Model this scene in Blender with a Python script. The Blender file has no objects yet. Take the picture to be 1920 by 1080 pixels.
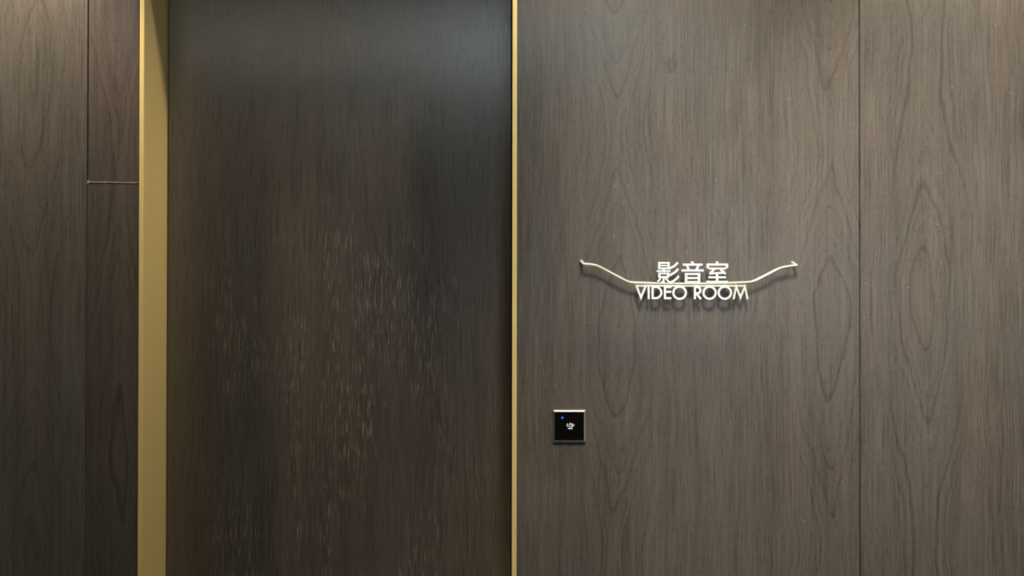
import bpy, bmesh, math, random
from mathutils import Vector, Matrix, Euler

random.seed(7)
scene = bpy.context.scene
COL = scene.collection

# ------------------------------------------------------------------ camera
FPX = 1387.0                      # focal length in pixels of the 1920 wide frame
DIST = 1.95                       # camera to wall face
CAMZ = 1.60
cam_data = bpy.data.cameras.new('camera')
cam_data.sensor_width = 36.0
cam_data.lens = FPX / 1920 * 36.0
cam = bpy.data.objects.new('camera', cam_data)
COL.objects.link(cam)
CAM_M = (Matrix.Translation((0, -DIST, CAMZ)) @
         Matrix.Rotation(math.radians(90 + 0.34), 4, 'X') @
         Matrix.Rotation(0.0012, 4, 'Z'))
cam.matrix_world = CAM_M
scene.camera = cam


def px(x, y, Y=0.0):
    """photo pixel -> point on the vertical plane at depth Y (0 = wall face)"""
    d = CAM_M.to_3x3() @ Vector(((x - 960) / FPX, -(y - 540) / FPX, -1.0))
    o = CAM_M.translation
    return o + d * ((Y - o.y) / d.y)


# ------------------------------------------------------------------ world, exposure
w = bpy.data.worlds.new('world')
scene.world = w
w.use_nodes = True
w.node_tree.nodes['Background'].inputs[0].default_value = (0.60, 0.75, 1.0, 1)
w.node_tree.nodes['Background'].inputs[1].default_value = 1.0
scene.view_settings.view_transform = 'Standard'
scene.view_settings.look = 'None'
scene.view_settings.gamma = 1.0
scene.view_settings.use_curve_mapping = False
scene.view_settings.exposure = 0.0

# ------------------------------------------------------------------ room numbers
CEIL = 3.05
OPP = -3.40                       # opposite wall face
XL, XR = -4.2, 4.2
HEAD = 2.48                       # underside of the door head
REC = 0.13                        # depth of the door recess

# lamp and daylight levels
G = dict(left=185.0, sign=78.0, right=120.0, spot=215.0, spot_right=150.0, window=6.5, strip=(17.0, 34.0))

# daylight entering by the two corridor windows opposite: (centre x, centre z, width, height)
WINDOWS = [(1.25, 1.74, 0.66, 1.05), (2.25, 1.70, 0.62, 1.15)]
for i, (wx, wz, ww, wh) in enumerate(WINDOWS):
    ld = bpy.data.lights.new('window_daylight', 'AREA')
    ld.shape = 'RECTANGLE'
    ld.size, ld.size_y = ww, wh
    ld.energy = G['window']
    ld.color = (0.66, 0.80, 1.0)
    lo = bpy.data.objects.new('window_daylight', ld)
    COL.objects.link(lo)
    lo.location = (wx, OPP - 0.16, wz)
    lo.rotation_euler = (math.radians(90), 0, 0)   # shines towards +y


# ------------------------------------------------------------------ material helpers
def sr(r, g, b):
    f = lambda c: (c / 12.92 if c <= 0.04045 else ((c + 0.055) / 1.055) ** 2.4)
    return (f(r / 255), f(g / 255), f(b / 255), 1.0)


class N:
    def __init__(s, name):
        s.m = bpy.data.materials.new(name)
        s.m.use_nodes = True
        s.t = s.m.node_tree
        s.b = s.t.nodes['Principled BSDF']

    def node(s, kind, **kw):
        n = s.t.nodes.new(kind)
        for k, v in kw.items():
            setattr(n, k, v)
        return n

    def put(s, sock, v):
        if isinstance(v, bpy.types.NodeSocket):
            s.t.links.new(v, sock)
        else:
            sock.default_value = v

    def math(s, op, a, b=0.0, c=0.0, clamp=False):
        n = s.node('ShaderNodeMath', operation=op, use_clamp=clamp)
        s.put(n.inputs[0], a)
        s.put(n.inputs[1], b)
        s.put(n.inputs[2], c)
        return n.outputs[0]

    def vec(s, x, y, z):
        n = s.node('ShaderNodeCombineXYZ')
        s.put(n.inputs[0], x)
        s.put(n.inputs[1], y)
        s.put(n.inputs[2], z)
        return n.outputs[0]

    def noise(s, v, scale=1.0, detail=2.0, rough=0.5, dist=0.0, dim='2D', wv=None):
        n = s.node('ShaderNodeTexNoise', noise_dimensions=dim)
        if dim == '1D':
            s.put(n.inputs['W'], wv)
        else:
            s.put(n.inputs['Vector'], v)
        s.put(n.inputs['Scale'], scale)
        s.put(n.inputs['Detail'], detail)
        s.put(n.inputs['Roughness'], rough)
        s.put(n.inputs['Distortion'], dist)
        return n.outputs[0]

    def ramp(s, fac, lo, hi, a=0.0, b=1.0):
        n = s.node('ShaderNodeMapRange', interpolation_type='SMOOTHSTEP')
        s.put(n.inputs['Value'], fac)
        n.inputs['From Min'].default_value = lo
        n.inputs['From Max'].default_value = hi
        n.inputs['To Min'].default_value = a
        n.inputs['To Max'].default_value = b
        return n.outputs[0]

    def mix(s, fac, a, b):
        n = s.node('ShaderNodeMix', data_type='RGBA')
        s.put(n.inputs[0], fac)
        s.put(n.inputs[6], a)
        s.put(n.inputs[7], b)
        return n.outputs[2]


def plain(name, col, rough=0.6, metal=0.0, emit=None, strength=0.0, spec=0.5):
    n = N(name)
    n.b.inputs['Base Color'].default_value = col
    n.b.inputs['Roughness'].default_value = rough
    n.b.inputs['Metallic'].default_value = metal
    n.b.inputs['Specular IOR Level'].default_value = spec
    if emit:
        n.b.inputs['Emission Color'].default_value = emit
        n.b.inputs['Emission Strength'].default_value = strength
    return n.m


def wood(name, light, dark, leaf0, leaf_w, ztop, period, seed=0.0, rough=0.32, bump=0.25,
         lit_flecks=0.0, cathedral=1.0, specks=0.0, spec=0.5, knot=None, pore_amt=0.46):
    """stained veneer: flat sawn cathedral figure, straight streaks, pores, fine relief"""
    n = N(name)
    tc = n.node('ShaderNodeTexCoord')
    sp = n.node('ShaderNodeSeparateXYZ')
    n.put(sp.inputs[0], tc.outputs['Object'])
    x0, z = sp.outputs[0], sp.outputs[2]
    x = n.math('ADD', x0, seed)
    zs = n.math('ADD', z, seed * 3.7)
    M = n.math
    # slow sideways wander of the grain
    wob = n.noise(n.vec(M('MULTIPLY', x, 5.0), M('MULTIPLY', zs, 2.2), 0), 1.0, 3.0, 0.5)
    wob2 = n.noise(n.vec(M('MULTIPLY', x, 22.0), M('MULTIPLY', zs, 9.0), 0), 1.0, 2.0, 0.5)
    xw = M('ADD', x0, M('MULTIPLY', M('SUBTRACT', wob, 0.5), 0.06))
    xw = M('ADD', xw, M('MULTIPLY', M('SUBTRACT', wob2, 0.5), 0.016))
    # ring index of a flat sawn leaf
    u = M('WRAP', M('SUBTRACT', xw, leaf0), -leaf_w / 2, leaf_w / 2)
    leaf_id = M('FLOOR', M('DIVIDE', M('ADD', M('SUBTRACT', x0, leaf0), leaf_w / 2), leaf_w))
    ph = M('ADD', M('SUBTRACT', z, ztop), M('MULTIPLY', leaf_id, -0.02))
    f = M('MULTIPLY', M('COSINE', M('MULTIPLY', ph, 2 * math.pi / period)), -0.050)
    fw = n.noise(n.vec(M('MULTIPLY', x, 2.0), M('MULTIPLY', zs, 2.6), 5.5), 1.0, 2.0, 0.5, dim='3D')
    f = M('ADD', f, M('MULTIPLY', M('SUBTRACT', fw, 0.5), 0.05))
    r = M('SQRT', M('ADD', M('MULTIPLY', u, u), 0.00018))
    ring = M('SUBTRACT', r, f)
    ringn = n.noise(None, 1.0, 3.0, 0.62, dim='1D', wv=M('ADD', M('MULTIPLY', ring, 95.0), seed * 11))
    ring_line = n.ramp(ringn, 0.30, 0.46, 1.0, 0.0)          # thin late wood lines
    # away from the centre of a leaf the figure fades into straight grain
    near = n.ramp(M('ABSOLUTE', u), 0.05, 0.12, 1.0, 0.12)
    near = M('MULTIPLY', near, cathedral)
    # straight grain at several widths
    xs = M('ADD', M('ADD', x, M('MULTIPLY', M('SUBTRACT', wob, 0.5), 0.022)), M('MULTIPLY', M('SUBTRACT', wob2, 0.5), 0.0025))
    s_broad = n.noise(n.vec(M('MULTIPLY', xs, 14.0), M('MULTIPLY', zs, 0.7), 0), 1.0, 3.0, 0.55)
    s_mid = n.noise(n.vec(M('MULTIPLY', xs, 75.0), M('MULTIPLY', zs, 1.6), 0), 1.0, 3.0, 0.6)
    s_fine = n.noise(n.vec(M('MULTIPLY', xs, 330.0), M('MULTIPLY', zs, 6.0), 0), 1.0, 3.0, 0.65)
    pores = n.noise(n.vec(M('MULTIPLY', xs, 420.0), M('MULTIPLY', zs, 34.0), 0), 1.0, 2.0, 0.6)
    pore = n.ramp(pores, 0.60, 0.72)
    cloud = n.noise(n.vec(M('MULTIPLY', x, 3.0), M('MULTIPLY', zs, 2.0), 0), 1.0, 3.0, 0.55)
    mott = n.noise(n.vec(M('MULTIPLY', x, 160.0), M('MULTIPLY', zs, 95.0), 0), 1.0, 2.0, 0.6)
    v = M('MULTIPLY', M('SUBTRACT', s_broad, 0.5), 0.60)
    v = M('ADD', v, M('MULTIPLY', M('SUBTRACT', s_mid, 0.5), 0.62))
    straight = n.ramp(M('ABSOLUTE', u), 0.07, 0.15, 1.15, 1.95)   # denser straight grain beside the figure
    v = M('ADD', v, M('MULTIPLY', M('SUBTRACT', s_fine, 0.5), straight))
    v = M('ADD', v, M('MULTIPLY', M('SUBTRACT', cloud, 0.5), 0.40))
    v = M('ADD', v, M('MULTIPLY', M('SUBTRACT', mott, 0.5), 0.45))
    v = M('ADD', v, M('MULTIPLY', M('MULTIPLY', M('SUBTRACT', ringn, 0.5), near), 0.85))
    v = M('SUBTRACT', v, M('MULTIPLY', M('MULTIPLY', ring_line, near), 0.28))
    v = M('SUBTRACT', v, M('MULTIPLY', pore, pore_amt))
    if knot:
        kx = M('DIVIDE', M('SUBTRACT', xw, knot[0]), 0.020)
        kz = M('DIVIDE', M('SUBTRACT', z, knot[1]), 0.022)
        kr = M('SQRT', M('ADD', M('MULTIPLY', kx, kx), M('MULTIPLY', kz, kz)))
        kr = M('ADD', kr, M('MULTIPLY', M('SUBTRACT', mott, 0.5), 1.2))
        v = M('SUBTRACT', v, n.ramp(kr, 0.45, 1.25, 0.42, 0.0))
        v = M('ADD', v, n.ramp(kr, 0.1, 0.55, 0.22, 0.0))
    fac = M('ADD', v, 0.62, clamp=True)
    col = n.mix(fac, dark, light)
    hue = n.noise(n.vec(M('MULTIPLY', x, 6.0), M('MULTIPLY', zs, 3.0), 3.3), 1.0, 2.0, 0.5, dim='3D')
    warm = n.node('ShaderNodeMix', data_type='RGBA', blend_type='MULTIPLY')
    warm.inputs[0].default_value = 1.0
    n.put(warm.inputs[6], col)
    n.put(warm.inputs[7], n.mix(n.ramp(hue, 0.38, 0.62), (1.02, 0.99, 0.975, 1), (0.98, 1.005, 1.0, 1)))
    col = warm.outputs[2]
    flk = None
    if lit_flecks > 0:
        # grazing light caught by the grain relief, painted into the colour in pale patches
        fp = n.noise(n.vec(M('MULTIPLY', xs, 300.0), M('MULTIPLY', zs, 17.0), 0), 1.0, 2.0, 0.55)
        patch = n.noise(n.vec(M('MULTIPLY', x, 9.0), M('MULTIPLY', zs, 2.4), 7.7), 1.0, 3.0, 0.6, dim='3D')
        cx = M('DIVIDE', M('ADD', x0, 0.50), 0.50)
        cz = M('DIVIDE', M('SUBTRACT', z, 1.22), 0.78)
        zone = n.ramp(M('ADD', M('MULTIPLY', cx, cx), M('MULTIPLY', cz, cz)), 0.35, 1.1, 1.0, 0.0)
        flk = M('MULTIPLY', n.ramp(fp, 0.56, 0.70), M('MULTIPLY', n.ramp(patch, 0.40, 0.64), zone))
        col = n.mix(M('MULTIPLY', flk, lit_flecks), col, sr(140, 126, 108))
    if specks > 0:
        vo = n.node('ShaderNodeTexVoronoi', voronoi_dimensions='2D')
        n.put(vo.inputs['Vector'], n.vec(x, zs, 0))
        vo.inputs['Scale'].default_value = 26.0
        wn = n.node('ShaderNodeSeparateColor')
        n.put(wn.inputs[0], vo.outputs['Color'])
        keep = M('GREATER_THAN', wn.outputs[0], 0.978)
        dot = n.ramp(vo.outputs['Distance'], 0.018, 0.036, 1.0, 0.0)
        col = n.mix(M('MULTIPLY', M('MULTIPLY', dot, keep), specks), col, sr(190, 182, 170))
    n.put(n.b.inputs['Base Color'], col)
    n.put(n.b.inputs['Roughness'], M('ADD', rough, M('MULTIPLY', M('SUBTRACT', s_fine, 0.5), 0.16)))
    n.b.inputs['Specular IOR Level'].default_value = spec
    h = M('SUBTRACT', M('MULTIPLY', s_fine, 0.7), M('MULTIPLY', pore, 0.5))
    h = M('SUBTRACT', h, M('MULTIPLY', M('MULTIPLY', ring_line, near), 0.35))
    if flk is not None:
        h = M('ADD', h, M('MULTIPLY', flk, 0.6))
    bp = n.node('ShaderNodeBump')
    bp.inputs['Strength'].default_value = bump
    bp.inputs['Distance'].default_value = 0.0008
    n.put(bp.inputs['Height'], h)
    n.put(n.b.inputs['Normal'], bp.outputs[0])
    return n.m


def brass(name, col, rough, metal, seed=0.0):
    n = N(name)
    tc = n.node('ShaderNodeTexCoord')
    sp = n.node('ShaderNodeSeparateXYZ')
    n.put(sp.inputs[0], tc.outputs['Object'])
    M = n.math
    a = M('ADD', sp.outputs[0], sp.outputs[1])
    br = n.noise(n.vec(M('MULTIPLY', a, 420.0), M('MULTIPLY', sp.outputs[2], 5.0), seed), 1.0, 3.0, 0.6, dim='3D')
    bl = n.noise(n.vec(M('MULTIPLY', a, 12.0), M('MULTIPLY', sp.outputs[2], 7.0), seed), 1.0, 3.0, 0.55, dim='3D')
    k = M('ADD', M('MULTIPLY', M('SUBTRACT', br, 0.5), 0.30), M('MULTIPLY', M('SUBTRACT', bl, 0.5), 0.35))
    k = M('ADD', k, 0.5, clamp=True)
    n.put(n.b.inputs['Base Color'], n.mix(k, tuple(c * 0.86 for c in col[:3]) + (1,), tuple(min(1, c * 1.10) for c in col[:3]) + (1,)))
    n.b.inputs['Metallic'].default_value = metal
    n.put(n.b.inputs['Roughness'], M('ADD', rough, M('MULTIPLY', M('SUBTRACT', br, 0.5), 0.12)))
    return n.m


# ------------------------------------------------------------------ mesh helpers
def link(name, bm, mat, parent=None):
    me = bpy.data.meshes.new(name)
    bmesh.ops.recalc_face_normals(bm, faces=bm.faces[:])
    bm.to_mesh(me)
    bm.free()
    if mat:
        me.materials.append(mat)
    o = bpy.data.objects.new(name, me)
    COL.objects.link(o)
    if parent:
        o.parent = parent
    return o


def box(bm, x0, x1, y0, y1, z0, z1):
    v = [bm.verts.new(p) for p in ((x0, y0, z0), (x1, y0, z0), (x1, y1, z0), (x0, y1, z0),
                                   (x0, y0, z1), (x1, y0, z1), (x1, y1, z1), (x0, y1, z1))]
    for f in ((0, 3, 2, 1), (4, 5, 6, 7), (0, 1, 5, 4), (1, 2, 6, 5), (2, 3, 7, 6), (3, 0, 4, 7)):
        bm.faces.new([v[i] for i in f])
    return v


def bevel(bm, amount, segs=2):
    bmesh.ops.bevel(bm, geom=bm.edges[:], offset=amount, segments=segs, profile=0.6, affect='EDGES')


def struct(o, label=None):
    o['kind'] = 'structure'
    if label:
        o['label'] = label
    return o


def thing(name, label, cat, loc, group=None):
    o = bpy.data.objects.new(name, None)
    o.empty_display_size = 0.05
    COL.objects.link(o)
    o.location = loc
    o['label'] = label
    o['category'] = cat
    if group:
        o['group'] = group
    return o


def part(name, bm, mat, parent, smooth=False):
    """mesh given in world coordinates, hung under a thing standing at parent.location"""
    o = link(name, bm, mat, parent)
    o.matrix_parent_inverse = Matrix.Translation(-Vector(parent.location))
    if smooth:
        for p in o.data.polygons:
            p.use_smooth = True
    return o


# ------------------------------------------------------------------ materials
W_LIGHT, W_DARK = (0.114, 0.098, 0.080, 1), (0.050, 0.041, 0.032, 1)
PA = px(1155, 540).x
PB = px(1555, 540).x
Z_V = px(1155, 255).z
KNOT = px(1258, 122)
m_wood_sign = wood('veneer_sign_panel', W_LIGHT, W_DARK, PA, PB - PA, Z_V, 1.08, 0.0, specks=0.8,
                   knot=(KNOT.x, KNOT.z))
m_wood_side = wood('veneer_side_panel', W_LIGHT, W_DARK, px(1735, 540).x, PB - PA, Z_V + 0.22, 1.30, 2.3, specks=0.8,
                   cathedral=0.8)
m_wood_left = wood('veneer_left_panel', W_LIGHT, W_DARK, px(60, 540).x, 0.52, Z_V - 0.5, 1.2, 5.1, cathedral=0.7, specks=0.25)
m_wood_strip = wood('veneer_filler_strip', (0.096, 0.076, 0.060, 1), (0.044, 0.032, 0.025, 1), px(222, 540).x, 0.40,
                    Z_V - 0.1, 1.5, 8.4, cathedral=0.8, specks=0.3)
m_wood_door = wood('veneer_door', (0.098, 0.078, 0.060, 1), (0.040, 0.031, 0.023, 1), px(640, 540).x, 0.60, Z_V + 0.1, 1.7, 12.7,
                   bump=0.55, lit_flecks=0.75, cathedral=0.55, specks=0.2, spec=1.0, rough=0.30, pore_amt=0.15)
m_brass = brass('satin_brass', (0.90, 0.67, 0.26), 0.40, 0.35)
m_sign = brass('polished_champagne_gold', (1.0, 0.90, 0.66), 0.20, 0.65, 4.0)
m_dark = plain('dark_substrate', (0.012, 0.010, 0.008, 1), 0.9)
m_paint = plain('taupe_paint', (0.20, 0.18, 0.155, 1), 0.7)
m_ceiling = plain('white_ceiling_paint', (0.75, 0.73, 0.69, 1), 0.8)
m_putty = plain('pale_joint_putty', sr(150, 140, 122), 0.8)
m_steel = plain('brushed_steel_bezel', (0.26, 0.255, 0.235, 1), 0.5, 0.6)
m_black = plain('black_glass', (0.002, 0.002, 0.002, 1), 0.12, spec=0.25)
m_print = plain('white_print', (0.70, 0.71, 0.74, 1), 0.6)
m_led = plain('blue_led', (0.05, 0.10, 0.5, 1), 0.3, emit=(0.02, 0.16, 1.0, 1), strength=1.0)
m_led_core = plain('blue_led_core', (0.2, 0.4, 0.9, 1), 0.3, emit=(0.12, 0.45, 1.0, 1), strength=1.6)
m_lamp = plain('lamp_lens', (1, 1, 1, 1), 0.4, emit=(1.0, 0.82, 0.58, 1), strength=6.0)
m_lamp_trim = plain('white_lamp_trim', (0.8, 0.8, 0.78, 1), 0.4)
m_frame = plain('window_frame_grey', (0.10, 0.10, 0.10, 1), 0.5, 0.3)


def floor_material():
    n = N('grey_stone_tiles')
    tc = n.node('ShaderNodeTexCoord')
    bk = n.node('ShaderNodeTexBrick', offset=0.0)
    n.put(bk.inputs['Vector'], tc.outputs['Object'])
    bk.inputs['Color1'].default_value = (0.04, 0.035, 0.03, 1)
    bk.inputs['Color2'].default_value = (0.046, 0.04, 0.034, 1)
    bk.inputs['Mortar'].default_value = (0.06, 0.055, 0.05, 1)
    bk.inputs['Scale'].default_value = 1.0
    bk.inputs['Brick Width'].default_value = 0.8
    bk.inputs['Row Height'].default_value = 0.8
    bk.inputs['Mortar Size'].default_value = 0.004
    n.put(n.b.inputs['Base Color'], bk.outputs[0])
    n.b.inputs['Roughness'].default_value = 0.35
    return n.m


def glass_material():
    n = N('clear_window_glass')
    tr = n.node('ShaderNodeBsdfTransparent')
    gl = n.node('ShaderNodeBsdfGlossy')
    gl.inputs['Roughness'].default_value = 0.05
    mx = n.node('ShaderNodeMixShader')
    mx.inputs[0].default_value = 0.08
    n.put(mx.inputs[1], tr.outputs[0])
    n.put(mx.inputs[2], gl.outputs[0])
    out = [k for k in n.t.nodes if k.type == 'OUTPUT_MATERIAL'][0]
    n.put(out.inputs[0], mx.outputs[0])
    return n.m


m_floor = floor_material()
m_glass = glass_material()

# ------------------------------------------------------------------ setting: shell of the corridor
bm = bmesh.new(); box(bm, XL, XR, OPP, 0.20, -0.10, 0.0)
struct(link('floor', bm, m_floor))
bm = bmesh.new(); box(bm, XL, XR, OPP - 0.2, 0.20, CEIL, CEIL + 0.1)
struct(link('ceiling', bm, m_ceiling))
for nm, x0, x1 in (('wall_left', XL - 0.1, XL), ('wall_right', XR, XR + 0.1)):
    bm = bmesh.new(); box(bm, x0, x1, OPP - 0.2, 0.20, 0, CEIL)
    struct(link(nm, bm, m_paint))

# opposite wall with two window openings
bm = bmesh.new()
edges = [XL]
for (wx, wz, ww, wh) in WINDOWS:
    edges += [wx - ww / 2, wx + ww / 2]
edges.append(XR)
for i in range(len(edges) - 1):
    a, b = edges[i], edges[i + 1]
    if i % 2 == 0:
        box(bm, a, b, OPP - 0.2, OPP, 0, CEIL)
    else:
        wx, wz, ww, wh = WINDOWS[i // 2]
        box(bm, a, b, OPP - 0.2, OPP, 0, wz - wh / 2)
        box(bm, a, b, OPP - 0.2, OPP, wz + wh / 2, CEIL)
struct(link('wall_front', bm, m_paint))
for i, (wx, wz, ww, wh) in enumerate(WINDOWS):
    bm = bmesh.new()
    t, y0, y1 = 0.035, OPP - 0.10, OPP - 0.05
    box(bm, wx - ww / 2, wx - ww / 2 + t, y0, y1, wz - wh / 2, wz + wh / 2)
    box(bm, wx + ww / 2 - t, wx + ww / 2, y0, y1, wz - wh / 2, wz + wh / 2)
    box(bm, wx - ww / 2 + t, wx + ww / 2 - t, y0, y1, wz - wh / 2, wz - wh / 2 + t)
    box(bm, wx - ww / 2 + t, wx + ww / 2 - t, y0, y1, wz + wh / 2 - t, wz + wh / 2)
    fr = struct(link('window_%d' % (i + 1), bm, m_frame))
    bm = bmesh.new()
    box(bm, wx - ww / 2 + t, wx + ww / 2 - t, OPP - 0.078, OPP - 0.072, wz - wh / 2 + t, wz + wh / 2 - t)
    link('window_pane', bm, m_glass, fr)

# ------------------------------------------------------------------ the panelled wall
# verticals read from the photograph at mid height
X_JL = px(163.2, 540).x           # joint left panel / filler strip
X_BL0 = px(260.3, 540).x          # left brass profile, outer edge
X_BL1 = px(269.3, 540).x          # left brass profile, inner corner
X_BR0 = 0.0                       # right brass profile, inner face (seen edge on)
X_BR1 = px(969.2, 540).x
X_JR = px(1612.2, 540).x          # joint between the two right panels
GAP = 0.0026
PT = 0.020                        # panel thickness

bm = bmesh.new()
box(bm, XL, X_BL0 - 0.002, PT, 0.20, 0, CEIL)
box(bm, X_BR1 + 0.002, XR, PT, 0.20, 0, CEIL)
box(bm, X_BL0 - 0.002, X_BR1 + 0.002, PT, 0.20, HEAD + 0.012, CEIL)
box(bm, X_BL0 - 0.002, X_BR1 + 0.002, 0.185, 0.20, 0, HEAD + 0.012)
wall = struct(link('wall_back', bm, m_dark), 'dark wood panelled corridor wall with brass framed door recess')


def panel(x0, x1, z0, z1, mat, y0=0.0, bev=0.0010):
    bm = bmesh.new()
    box(bm, x0, x1, y0, PT, z0, z1)
    bevel(bm, bev, 1)
    return link('wall_panel', bm, mat, wall)


Z_CR = px(212, 342).z
panel(X_BR1 + 0.0008, X_JR - GAP / 2, 0.0, CEIL, m_wood_sign)
panel(X_JR + GAP / 2, X_JR + 0.93, 0.0, CEIL, m_wood_side)
panel(X_JR + 0.93 + GAP, XR, 0.0, CEIL, m_wood_sign)
panel(X_JL - 0.92, X_JL - GAP / 2, 0.0, CEIL, m_wood_left)
panel(XL, X_JL - 0.92 - GAP, 0.0, CEIL, m_wood_left)
panel(X_JL + GAP / 2, X_BL0 - 0.0022, Z_CR + 0.0008, CEIL, m_wood_strip)
panel(X_JL + GAP / 2 - 0.0015, X_BL0 - 0.0022, 0.0, Z_CR - 0.0008, m_wood_strip, y0=-0.0006)
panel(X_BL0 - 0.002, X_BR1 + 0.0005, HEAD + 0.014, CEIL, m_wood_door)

# pale cracked putty line across the filler strip
bm = bmesh.new()
xa, xb = X_JL + 0.0002, X_BL0 - 0.0035
prev = None
NS = 26
for i in range(NS + 1):
    t = i / NS
    xx = xa + (xb - xa) * t
    zz = Z_CR + 0.0018 * (0.5 - t) + random.uniform(-0.0005, 0.0005)
    hh = 0.0020 if t < 0.06 else random.uniform(0.0008, 0.0016)
    if t < 0.03:
        hh = 0.0042
    cur = [bm.verts.new((xx, -0.0012, zz - hh)), bm.verts.new((xx, -0.0012, zz + hh)),
           bm.verts.new((xx, 0.002, zz + hh)), bm.verts.new((xx, 0.002, zz - hh))]
    if prev:
        for k in range(4):
            bm.faces.new((prev[k], prev[(k + 1) % 4], cur[(k + 1) % 4], cur[k]))
    else:
        bm.faces.new(cur)
    prev = cur
bm.faces.new(prev)
link('joint_putty', bm, m_putty, wall)

# brass profiles framing the recess
def profile(name, x0, x1, z0, z1, label, y0=-0.0015, y1=REC + 0.05, bev=0.0014):
    bm = bmesh.new()
    box(bm, x0, x1, y0, y1, z0, z1)
    bevel(bm, bev, 2)
    return struct(link(name, bm, m_brass), label)


profile('trim_1', X_BL0, X_BL1, 0.0, HEAD, 'satin brass jamb with a broad inner face beside the filler strip')
profile('trim_2', X_BR0, X_BR1, 0.0, HEAD, 'thin satin brass edge between door recess and sign panel')
profile('trim_3', X_BL0, X_BR1, HEAD + 0.0005, HEAD + 0.012, 'satin brass head profile above the door recess')

# the door leaf at the back of the recess
bm = bmesh.new()
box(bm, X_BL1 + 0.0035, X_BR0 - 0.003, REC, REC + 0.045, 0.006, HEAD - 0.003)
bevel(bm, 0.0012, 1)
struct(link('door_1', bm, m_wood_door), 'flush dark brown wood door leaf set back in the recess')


# ------------------------------------------------------------------ ceiling lamps
def downlight(x, y, energy, label, aim=None, angle=150, blend=0.6, radius=0.035, color=(1.0, 0.90, 0.75), size=1.0):
    t = thing('ceiling_downlight', label, 'light', (x, y, CEIL), 'ceiling downlights of the corridor')
    bm = bmesh.new()
    seg = 32
    rings = []
    for r, z in ((0.055 * size, CEIL), (0.055 * size, CEIL - 0.006), (0.043 * size, CEIL - 0.006), (0.040 * size, CEIL - 0.001), (0.040 * size, CEIL)):
        rings.append([bm.verts.new((x + r * math.cos(a * 2 * math.pi / seg), y + r * math.sin(a * 2 * math.pi / seg), z)) for a in range(seg)])
    for k in range(len(rings)):
        A, B = rings[k], rings[(k + 1) % len(rings)]
        for a in range(seg):
            bm.faces.new((A[a], A[(a + 1) % seg], B[(a + 1) % seg], B[a]))
    part('trim_ring', bm, m_lamp_trim, t)
    bm = bmesh.new()
    bmesh.ops.create_cone(bm, cap_ends=True, segments=24, radius1=0.038 * size, radius2=0.038 * size, depth=0.002,
                          matrix=Matrix.Translation((x, y, CEIL - 0.0015)))
    part('lens', bm, m_lamp, t)
    ld = bpy.data.lights.new('lamp_light', 'SPOT')
    ld.energy = energy
    ld.color = color
    ld.spot_size = math.radians(angle)
    ld.spot_blend = blend
    ld.shadow_soft_size = radius
    lo = bpy.data.objects.new('lamp_light', ld)
    COL.objects.link(lo)
    lo.parent = t
    p = Vector((x, y, CEIL - 0.05 * (1 + size) / 2))
    lo.location = p - Vector(t.location)
    d = (Vector(aim) - p) if aim else Vector((0, 0, -1))
    lo.rotation_euler = d.to_track_quat('-Z', 'Y').to_euler()
    return t


downlight(-1.42, -0.185, G['left'], 'small recessed ceiling downlight above the cracked filler strip', angle=86, blend=0.6)
downlight(0.42, -0.185, G['sign'], 'small recessed ceiling downlight above the room sign')
downlight(1.38, -0.185, G['right'], 'small recessed ceiling downlight above the plain panel beside the sign panel', angle=98, blend=0.5)
downlight(0.32, -1.15, G['spot'], 'large round ceiling spot lamp facing the room sign', aim=(0.84, 0.0, 1.22), angle=66, blend=1.0,
          radius=0.18, color=(1.0, 0.94, 0.85), size=3.5)
downlight(1.70, -1.15, G['spot_right'], 'large round ceiling spot lamp facing the plain panel beside the sign panel', aim=(1.45, 0.0, 1.00), angle=76, blend=1.0,
          radius=0.18, color=(1.0, 0.94, 0.85), size=3.5)

# linear ceiling lamps running along the corridor
LY, LW_ = -1.95, 0.06
for i, (x0, x1) in enumerate(((-2.0, -0.55), (-0.5, 0.95))):
    t = thing('linear_ceiling_lamp', ('long linear ceiling lamp with warm white diffuser', 'long linear ceiling lamp with cool white diffuser')[i],
              'light', ((x0 + x1) / 2, LY, CEIL), 'linear lamps along the corridor ceiling')
    bm = bmesh.new()
    for a, b, c, d in ((x0, x1, LY - LW_ - 0.015, LY - LW_), (x0, x1, LY + LW_, LY + LW_ + 0.015),
                       (x0, x0 + 0.015, LY - LW_, LY + LW_), (x1 - 0.015, x1, LY - LW_, LY + LW_)):
        box(bm, a, b, c, d, CEIL - 0.008, CEIL)
    part('frame', bm, m_lamp_trim, t)
    bm = bmesh.new()
    box(bm, x0 + 0.015, x1 - 0.015, LY - LW_, LY + LW_, CEIL - 0.005, CEIL)
    part('diffuser', bm, plain('linear_lamp_diffuser', (0.9, 0.9, 0.9, 1), 0.5, emit=((1.0, 0.90, 0.74, 1), (0.80, 0.95, 1.0, 1))[i], strength=G['strip'][i]), t)


# ------------------------------------------------------------------ the room sign
SY = -0.027                       # front face of the letters
ST = 0.005                        # their thickness
C0 = px(1296, 535, 0.0)
sign = thing('room_sign', 'pale gold metal room sign with 影音室 above and VIDEO ROOM below a curved rod', 'sign', (C0.x, 0.0, C0.z))


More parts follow.
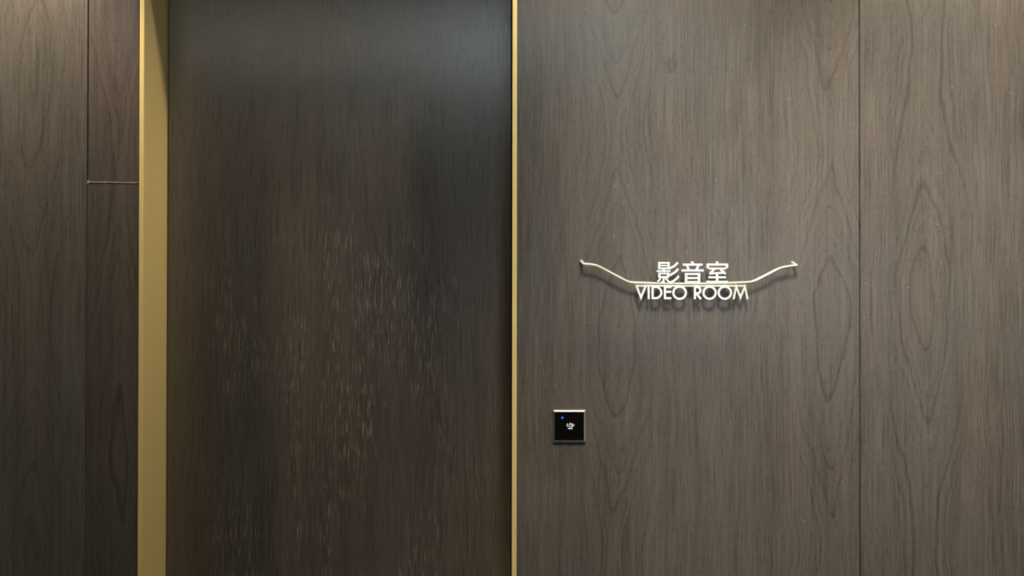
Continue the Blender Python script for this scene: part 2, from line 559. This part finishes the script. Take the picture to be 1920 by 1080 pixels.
def ribbon(bm, pts, width, off=0.0, closed=False, Y=SY, T=ST):
    """flat bar of constant width along a polyline of photo pixels"""
    P = [px(a, b, Y) for a, b in pts]
    P = [Vector((p.x, p.z)) for p in P]
    hw = width * (DIST + Y) / FPX / 2
    n = len(P)
    rows = []
    for i in range(n):
        if closed:
            d0, d1 = P[i] - P[i - 1], P[(i + 1) % n] - P[i]
        else:
            d0 = P[i] - P[i - 1] if i else P[1] - P[0]
            d1 = P[i + 1] - P[i] if i < n - 1 else P[-1] - P[-2]
        d0.normalize(); d1.normalize()
        n0, n1 = Vector((-d0.y, d0.x)), Vector((-d1.y, d1.x))
        m = n0 + n1
        m = n0 if m.length < 1e-6 else m.normalized()
        s = hw / max(0.35, m.dot(n0))
        a, b = P[i] + m * s, P[i] - m * s
        y0, y1 = Y - off, Y + T - off
        rows.append([bm.verts.new((a.x, y0, a.y)), bm.verts.new((b.x, y0, b.y)),
                     bm.verts.new((b.x, y1, b.y)), bm.verts.new((a.x, y1, a.y))])
    last = n if closed else n - 1
    for i in range(last):
        A, B = rows[i], rows[(i + 1) % n]
        for k in range(4):
            bm.faces.new((A[k], A[(k + 1) % 4], B[(k + 1) % 4], B[k]))
    if not closed:
        bm.faces.new(rows[0])
        bm.faces.new(list(reversed(rows[-1])))


def arc(cx, cy, rx, ry, a0, a1, n=16):
    return [(cx + rx * math.cos(math.radians(a0 + (a1 - a0) * i / n)),
             cy + ry * math.sin(math.radians(a0 + (a1 - a0) * i / n))) for i in range(n + 1)]


def glyph(name, strokes, width, label):
    bm = bmesh.new()
    for k, s in enumerate(strokes):
        wd = width
        closed = False
        if isinstance(s, dict):
            closed = s.get('closed', False)
            wd = s.get('w', width)
            s = s['p']
        ribbon(bm, s, wd, off=0.00002 * k, closed=closed)
    o = part(name, bm, m_sign, sign)
    o['label'] = label
    return o


T1 = dict(w=3.3)
glyph('character', [
    dict(p=[(1236.0, 491.2), (1236.0, 505.0)], w=4.0), dict(p=[(1253.8, 491.2), (1253.8, 505.0)], w=4.0),
    dict(p=[(1234.2, 492.9), (1255.7, 492.9)], w=3.3), dict(p=[(1236, 498.0), (1254, 498.0)], w=2.5),
    dict(p=[(1234.2, 503.1), (1255.7, 503.1)], w=3.0),
    dict(p=[(1244.2, 503.5), (1245.0, 508)], w=4.2),
    dict(p=[(1231.4, 508.4), (1257.0, 508.4)], w=3.3),
    dict(p=[(1236.2, 511.6), (1236.2, 520.8)], w=4.2), dict(p=[(1252.6, 511.6), (1252.6, 520.8)], w=4.2),
    dict(p=[(1234.1, 513.0), (1254.7, 513.0)], w=3.0), dict(p=[(1234.1, 519.2), (1254.7, 519.2)], w=3.2),
    dict(p=[(1244.4, 519.5), (1244.4, 529.0), (1239.6, 528.8)], w=3.8),
    dict(p=[(1238.6, 520.5), (1236.4, 525.0), (1232.9, 528.6)], w=3.6), dict(p=[(1248.0, 520.5), (1251.0, 525.0), (1254.6, 529.3)], w=3.6),
    dict(p=[(1271.0, 492.2), (1264.5, 498.8), (1255.6, 503.4)], w=3.9),
    dict(p=[(1271.8, 504.4), (1265.0, 511.0), (1255.4, 516.4)], w=3.9),
    dict(p=[(1272.6, 517.4), (1268.5, 522.6), (1262.8, 527.2), (1254.6, 530.6)], w=3.9)],
    3.6, 'first Chinese character of the sign')
glyph('character', [
    dict(p=[(1297.2, 490.2), (1300.2, 495.8)], w=4.2),
    dict(p=[(1280.4, 496.2), (1317.2, 496.2)], w=4.0),
    dict(p=[(1288.3, 497.5), (1291.6, 506.5)], w=4.0), dict(p=[(1309.8, 497.5), (1305.6, 506.5)], w=4.0),
    dict(p=[(1277.8, 507.0), (1319.4, 507.0)], w=4.0),
    dict(p=[(1286.4, 511.8), (1286.4, 530.6)], w=4.4), dict(p=[(1310.8, 511.8), (1310.8, 530.6)], w=4.6),
    dict(p=[(1284.4, 513.8), (1313.0, 513.8)], w=3.8), dict(p=[(1286, 521.3), (1311, 521.3)], w=3.8),
    dict(p=[(1286, 528.6), (1311, 528.6)], w=3.6)],
    3.8, 'second Chinese character of the sign')
glyph('character', [
    dict(p=[(1343.6, 490.2), (1345.8, 495.6)], w=4.4),
    dict(p=[(1324.8, 496.0), (1365.4, 496.0)], w=4.0),
    dict(p=[(1327.0, 496.0), (1327.0, 503.0)], w=4.4), dict(p=[(1363.1, 496.0), (1363.1, 503.0)], w=4.6),
    dict(p=[(1328.6, 503.4), (1361.6, 503.4)], w=3.4),
    dict(p=[(1340.2, 504.0), (1331.0, 513.0)], w=4.0), dict(p=[(1329.8, 513.2), (1346.0, 511.8), (1358.0, 511.6)], w=3.6),
    dict(p=[(1351.0, 505.6), (1356.2, 509.2), (1360.6, 514.0)], w=3.8),
    dict(p=[(1344.7, 511.5), (1344.7, 529.0)], w=4.6),
    dict(p=[(1328.3, 519.9), (1361.4, 519.9)], w=3.9), dict(p=[(1324.4, 528.4), (1365.0, 528.4)], w=3.8)],
    3.8, 'third Chinese character of the sign')

LW = 3.9
CT, CB = 536.2, 560.9             # cap top and baseline
glyph('letter', [[(1193.6, CT), (1201.9, CB - 2.8), (1210.6, CT)]], LW, 'letter V')
glyph('letter', [[(1216.3, CT), (1216.3, CB)]], LW, 'letter I')
glyph('letter', [[(1223.6, CT), (1223.6, CB)],
                 [(1222.5, 538.0)] + [(1229.5, 538.0)] + arc(1229.5, 548.5, 10.6, 10.5, -80, 80, 14) + [(1229.5, 559.0), (1222.5, 559.0)]], LW, 'letter D')
glyph('letter', [[(1246.7, CT), (1246.7, CB)], [(1246, 538.2), (1258.8, 538.2)], [(1246, 547.1), (1258.6, 547.1)], [(1246, 559.0), (1258.8, 559.0)]], LW, 'letter E')
glyph('letter', [dict(p=arc(1274.3, 548.9, 11.8, 11.4, 0, 360, 40)[:-1], closed=True)], LW, 'letter O of the first word')
glyph('letter', [[(1302.9, CT), (1302.9, CB)],
                 [(1302, 538.2), (1307.2, 538.2)] + arc(1307.2, 544.1, 6.0, 5.9, -80, 80, 12) + [(1307.2, 550.0), (1302, 550.0)],
                 [(1305.2, 549.6), (1314.2, CB)]], LW, 'letter R')
glyph('letter', [dict(p=arc(1330.5, 548.9, 11.5, 11.3, 0, 360, 40)[:-1], closed=True)], LW, 'first O of the second word')
glyph('letter', [dict(p=arc(1359.2, 548.9, 11.7, 11.3, 0, 360, 40)[:-1], closed=True)], LW, 'second O of the second word')
glyph('letter', [[(1375.6, CB), (1380.6, CT + 1.4), (1388.4, CB - 2.8), (1397.0, CT + 1.4), (1401.6, CB)]], LW, 'letter M')
bm = bmesh.new()
ribbon(bm, [(1191.6, 536.0), (1398.8, 536.0)], 2.8, off=-0.0012)
o = part('letter_rail', bm, m_sign, sign)


def catmull(P, n=6):
    out = []
    for i in range(len(P) - 1):
        p0, p1, p2, p3 = P[max(i - 1, 0)], P[i], P[i + 1], P[min(i + 2, len(P) - 1)]
        for k in range(n):
            t = k / n
            out.append(0.5 * ((2 * p1) + (p2 - p0) * t + (2 * p0 - 5 * p1 + 4 * p2 - p3) * t * t + (3 * p1 - p0 - 3 * p2 + p3) * t ** 3))
    out.append(P[-1])
    return out


def sweep(bm, P, ra, rb, seg=12):
    rows = []
    up = Vector((0, -1, 0))
    for i, p in enumerate(P):
        d = (P[min(i + 1, len(P) - 1)] - P[max(i - 1, 0)]).normalized()
        a = up - d * up.dot(d)
        if a.length < 0.25:
            a = Vector((0, 0, 1)) - d * d.z
        a.normalize()
        if rows and a.dot(lasta) < 0:
            a = -a
        if rows:                                # keep the frame from flipping
            b0 = lasta - d * lasta.dot(d)
            a = b0.normalized()
        lasta = a
        b = d.cross(a)
        ring = []
        cr = 0.0007                             # rounded rectangle section
        for qx, qy, a0 in ((1, 1, 0), (-1, 1, 90), (-1, -1, 180), (1, -1, 270)):
            for st in (0, 45, 90):
                an = math.radians(a0 + st)
                ring.append(bm.verts.new(p + a * (qx * (ra - cr) + cr * math.cos(an)) + b * (qy * (rb - cr) + cr * math.sin(an))))
        rows.append(ring)
    for i in range(len(rows) - 1):
        for k in range(seg):
            bm.faces.new((rows[i][k], rows[i][(k + 1) % seg], rows[i + 1][(k + 1) % seg], rows[i + 1][k]))
    bm.faces.new(rows[0])
    bm.faces.new(list(reversed(rows[-1])))


RY = SY + 0.003
rod_px = [(1094.6, 495.6), (1106, 496.4), (1118, 498.6), (1130, 504.2), (1147, 513.3), (1164, 522.3), (1175.5, 528.0),
          (1185, 530.3), (1205, 531.2), (1232, 532.0), (1265, 532.5), (1300, 532.7), (1335, 532.4), (1368, 531.5), (1390, 530.5), (1405, 529.6), (1416, 526.6),
          (1440, 514.6), (1458, 505.6), (1470, 501.6), (1482, 499.6), (1493.5, 498.2)]
rod = catmull([px(a, b, RY) for a, b in rod_px], 5)
hookL = px(1089.4, 489.4, 0.001)
hookR = px(1484.6, 492.0, 0.001)
rod = [hookL, hookL.lerp(rod[0], 0.5), hookL.lerp(rod[0], 0.9)] + rod + [rod[-1].lerp(hookR, 0.1), rod[-1].lerp(hookR, 0.5), hookR]
bm = bmesh.new()
sweep(bm, rod, 0.0030, 0.0034, 12)
o = part('roof_line', bm, m_sign, sign)
o['label'] = 'curved rod like an upswept roof line'
for a in (1222, 1298, 1374):
    c = px(a, 532.2, RY)
    bm = bmesh.new()
    bmesh.ops.create_cone(bm, cap_ends=True, segments=12, radius1=0.002, radius2=0.002, depth=-RY,
                          matrix=Matrix.Translation((c.x, RY / 2, c.z)) @ Matrix.Rotation(math.pi / 2, 4, 'X'))
    part('standoff_pin', bm, m_sign, sign)

# ------------------------------------------------------------------ the card reader
FY = -0.010
A, B = px(1037.4, 768.2, 0), px(1097.6, 828.6, 0)
FA, FB = px(1039.6, 772.2, FY), px(1094.9, 825.8, FY)
reader = thing('card_reader', 'square black glass card reader with blue indicator light and steel bezel', 'card reader',
               ((A.x + B.x) / 2, 0.0, B.z))
bm = bmesh.new()
outer = [(A.x, B.z), (B.x, B.z), (B.x, A.z), (A.x, A.z)]
inner = [(FA.x, FB.z), (FB.x, FB.z), (FB.x, FA.z), (FA.x, FA.z)]
lp = [[bm.verts.new((q[0], y, q[1])) for q in qs] for qs, y in ((outer, 0.0), (outer, -0.0065), (inner, FY), (inner, -0.004))]
for k in range(3):
    for i in range(4):
        j = (i + 1) % 4
        bm.faces.new((lp[k][i], lp[k][j], lp[k + 1][j], lp[k + 1][i]))
bm.faces.new(lp[0])
bm.faces.new(lp[3])
o = part('bezel', bm, m_steel, reader)
o['label'] = 'bevelled steel bezel'
bm = bmesh.new()
box(bm, FA.x + 0.0002, FB.x - 0.0002, FY + 0.0008, -0.004, FB.z + 0.0002, FA.z - 0.0002)
part('glass_face', bm, m_black, reader)


def disc(name, cx, cy, r, y, mat, depth=0.0006):
    c = px(cx, cy, y)
    bm = bmesh.new()
    bmesh.ops.create_cone(bm, cap_ends=True, segments=20, radius1=r, radius2=r, depth=depth,
                          matrix=Matrix.Translation((c.x, y, c.z)) @ Matrix.Rotation(math.pi / 2, 4, 'X'))
    return bm


GY = FY + 0.0008
led = part('indicator_light', disc('led', 1054.4, 783.2, 0.0028, GY, m_led), m_led, reader)
led['label'] = 'glowing blue indicator light'
core = link('light_core', disc('core', 1054.5, 782.9, 0.0014, GY - 0.0003, m_led_core), m_led_core, led)
core.matrix_parent_inverse = Matrix.Translation(-Vector(reader.location))


def flat_poly(bm, pts, Y, T=0.0003, hole=None):
    P = [px(a, b, Y) for a, b in pts]
    f = [bm.verts.new((p.x, Y - T, p.z)) for p in P]
    k = [bm.verts.new((p.x, Y, p.z)) for p in P]
    n = len(P)
    for i in range(n):
        j = (i + 1) % n
        bm.faces.new((f[i], f[j], k[j], k[i]))
    if hole is None:
        bm.faces.new(f)
        bm.faces.new(list(reversed(k)))


bm = bmesh.new()
# printed mark: raised petal ring between two brackets, over a short bar
S = dict(Y=GY - 0.0004, T=0.0006)
ribbon(bm, arc(1069.6, 797.2, 6.3, 4.8, 143, 217, 8), 1.9, **S)
ribbon(bm, arc(1069.2, 798.2, 2.6, 2.6, 0, 360, 24)[:-1], 1.3, closed=True, **S)
flat_poly(bm, [(1066.9, 796.6), (1067.3, 794.4), (1068.6, 792.6), (1069.8, 792.8), (1071.0, 794.4), (1071.5, 796.6), (1069.2, 795.6)], GY - 0.00012)
ribbon(bm, arc(1069.2, 797.4, 5.0, 4.6, -46, 46, 8), 2.2, off=0.00004, **S)
ribbon(bm, arc(1070.6, 797.3, 6.0, 3.0, -22, 22, 6), 1.2, off=0.00006, **S)
ribbon(bm, [(1064.9, 803.5), (1073.4, 803.5)], 2.2, **S)
o = part('printed_mark', bm, m_print, reader)
o['label'] = 'small white printed card symbol'
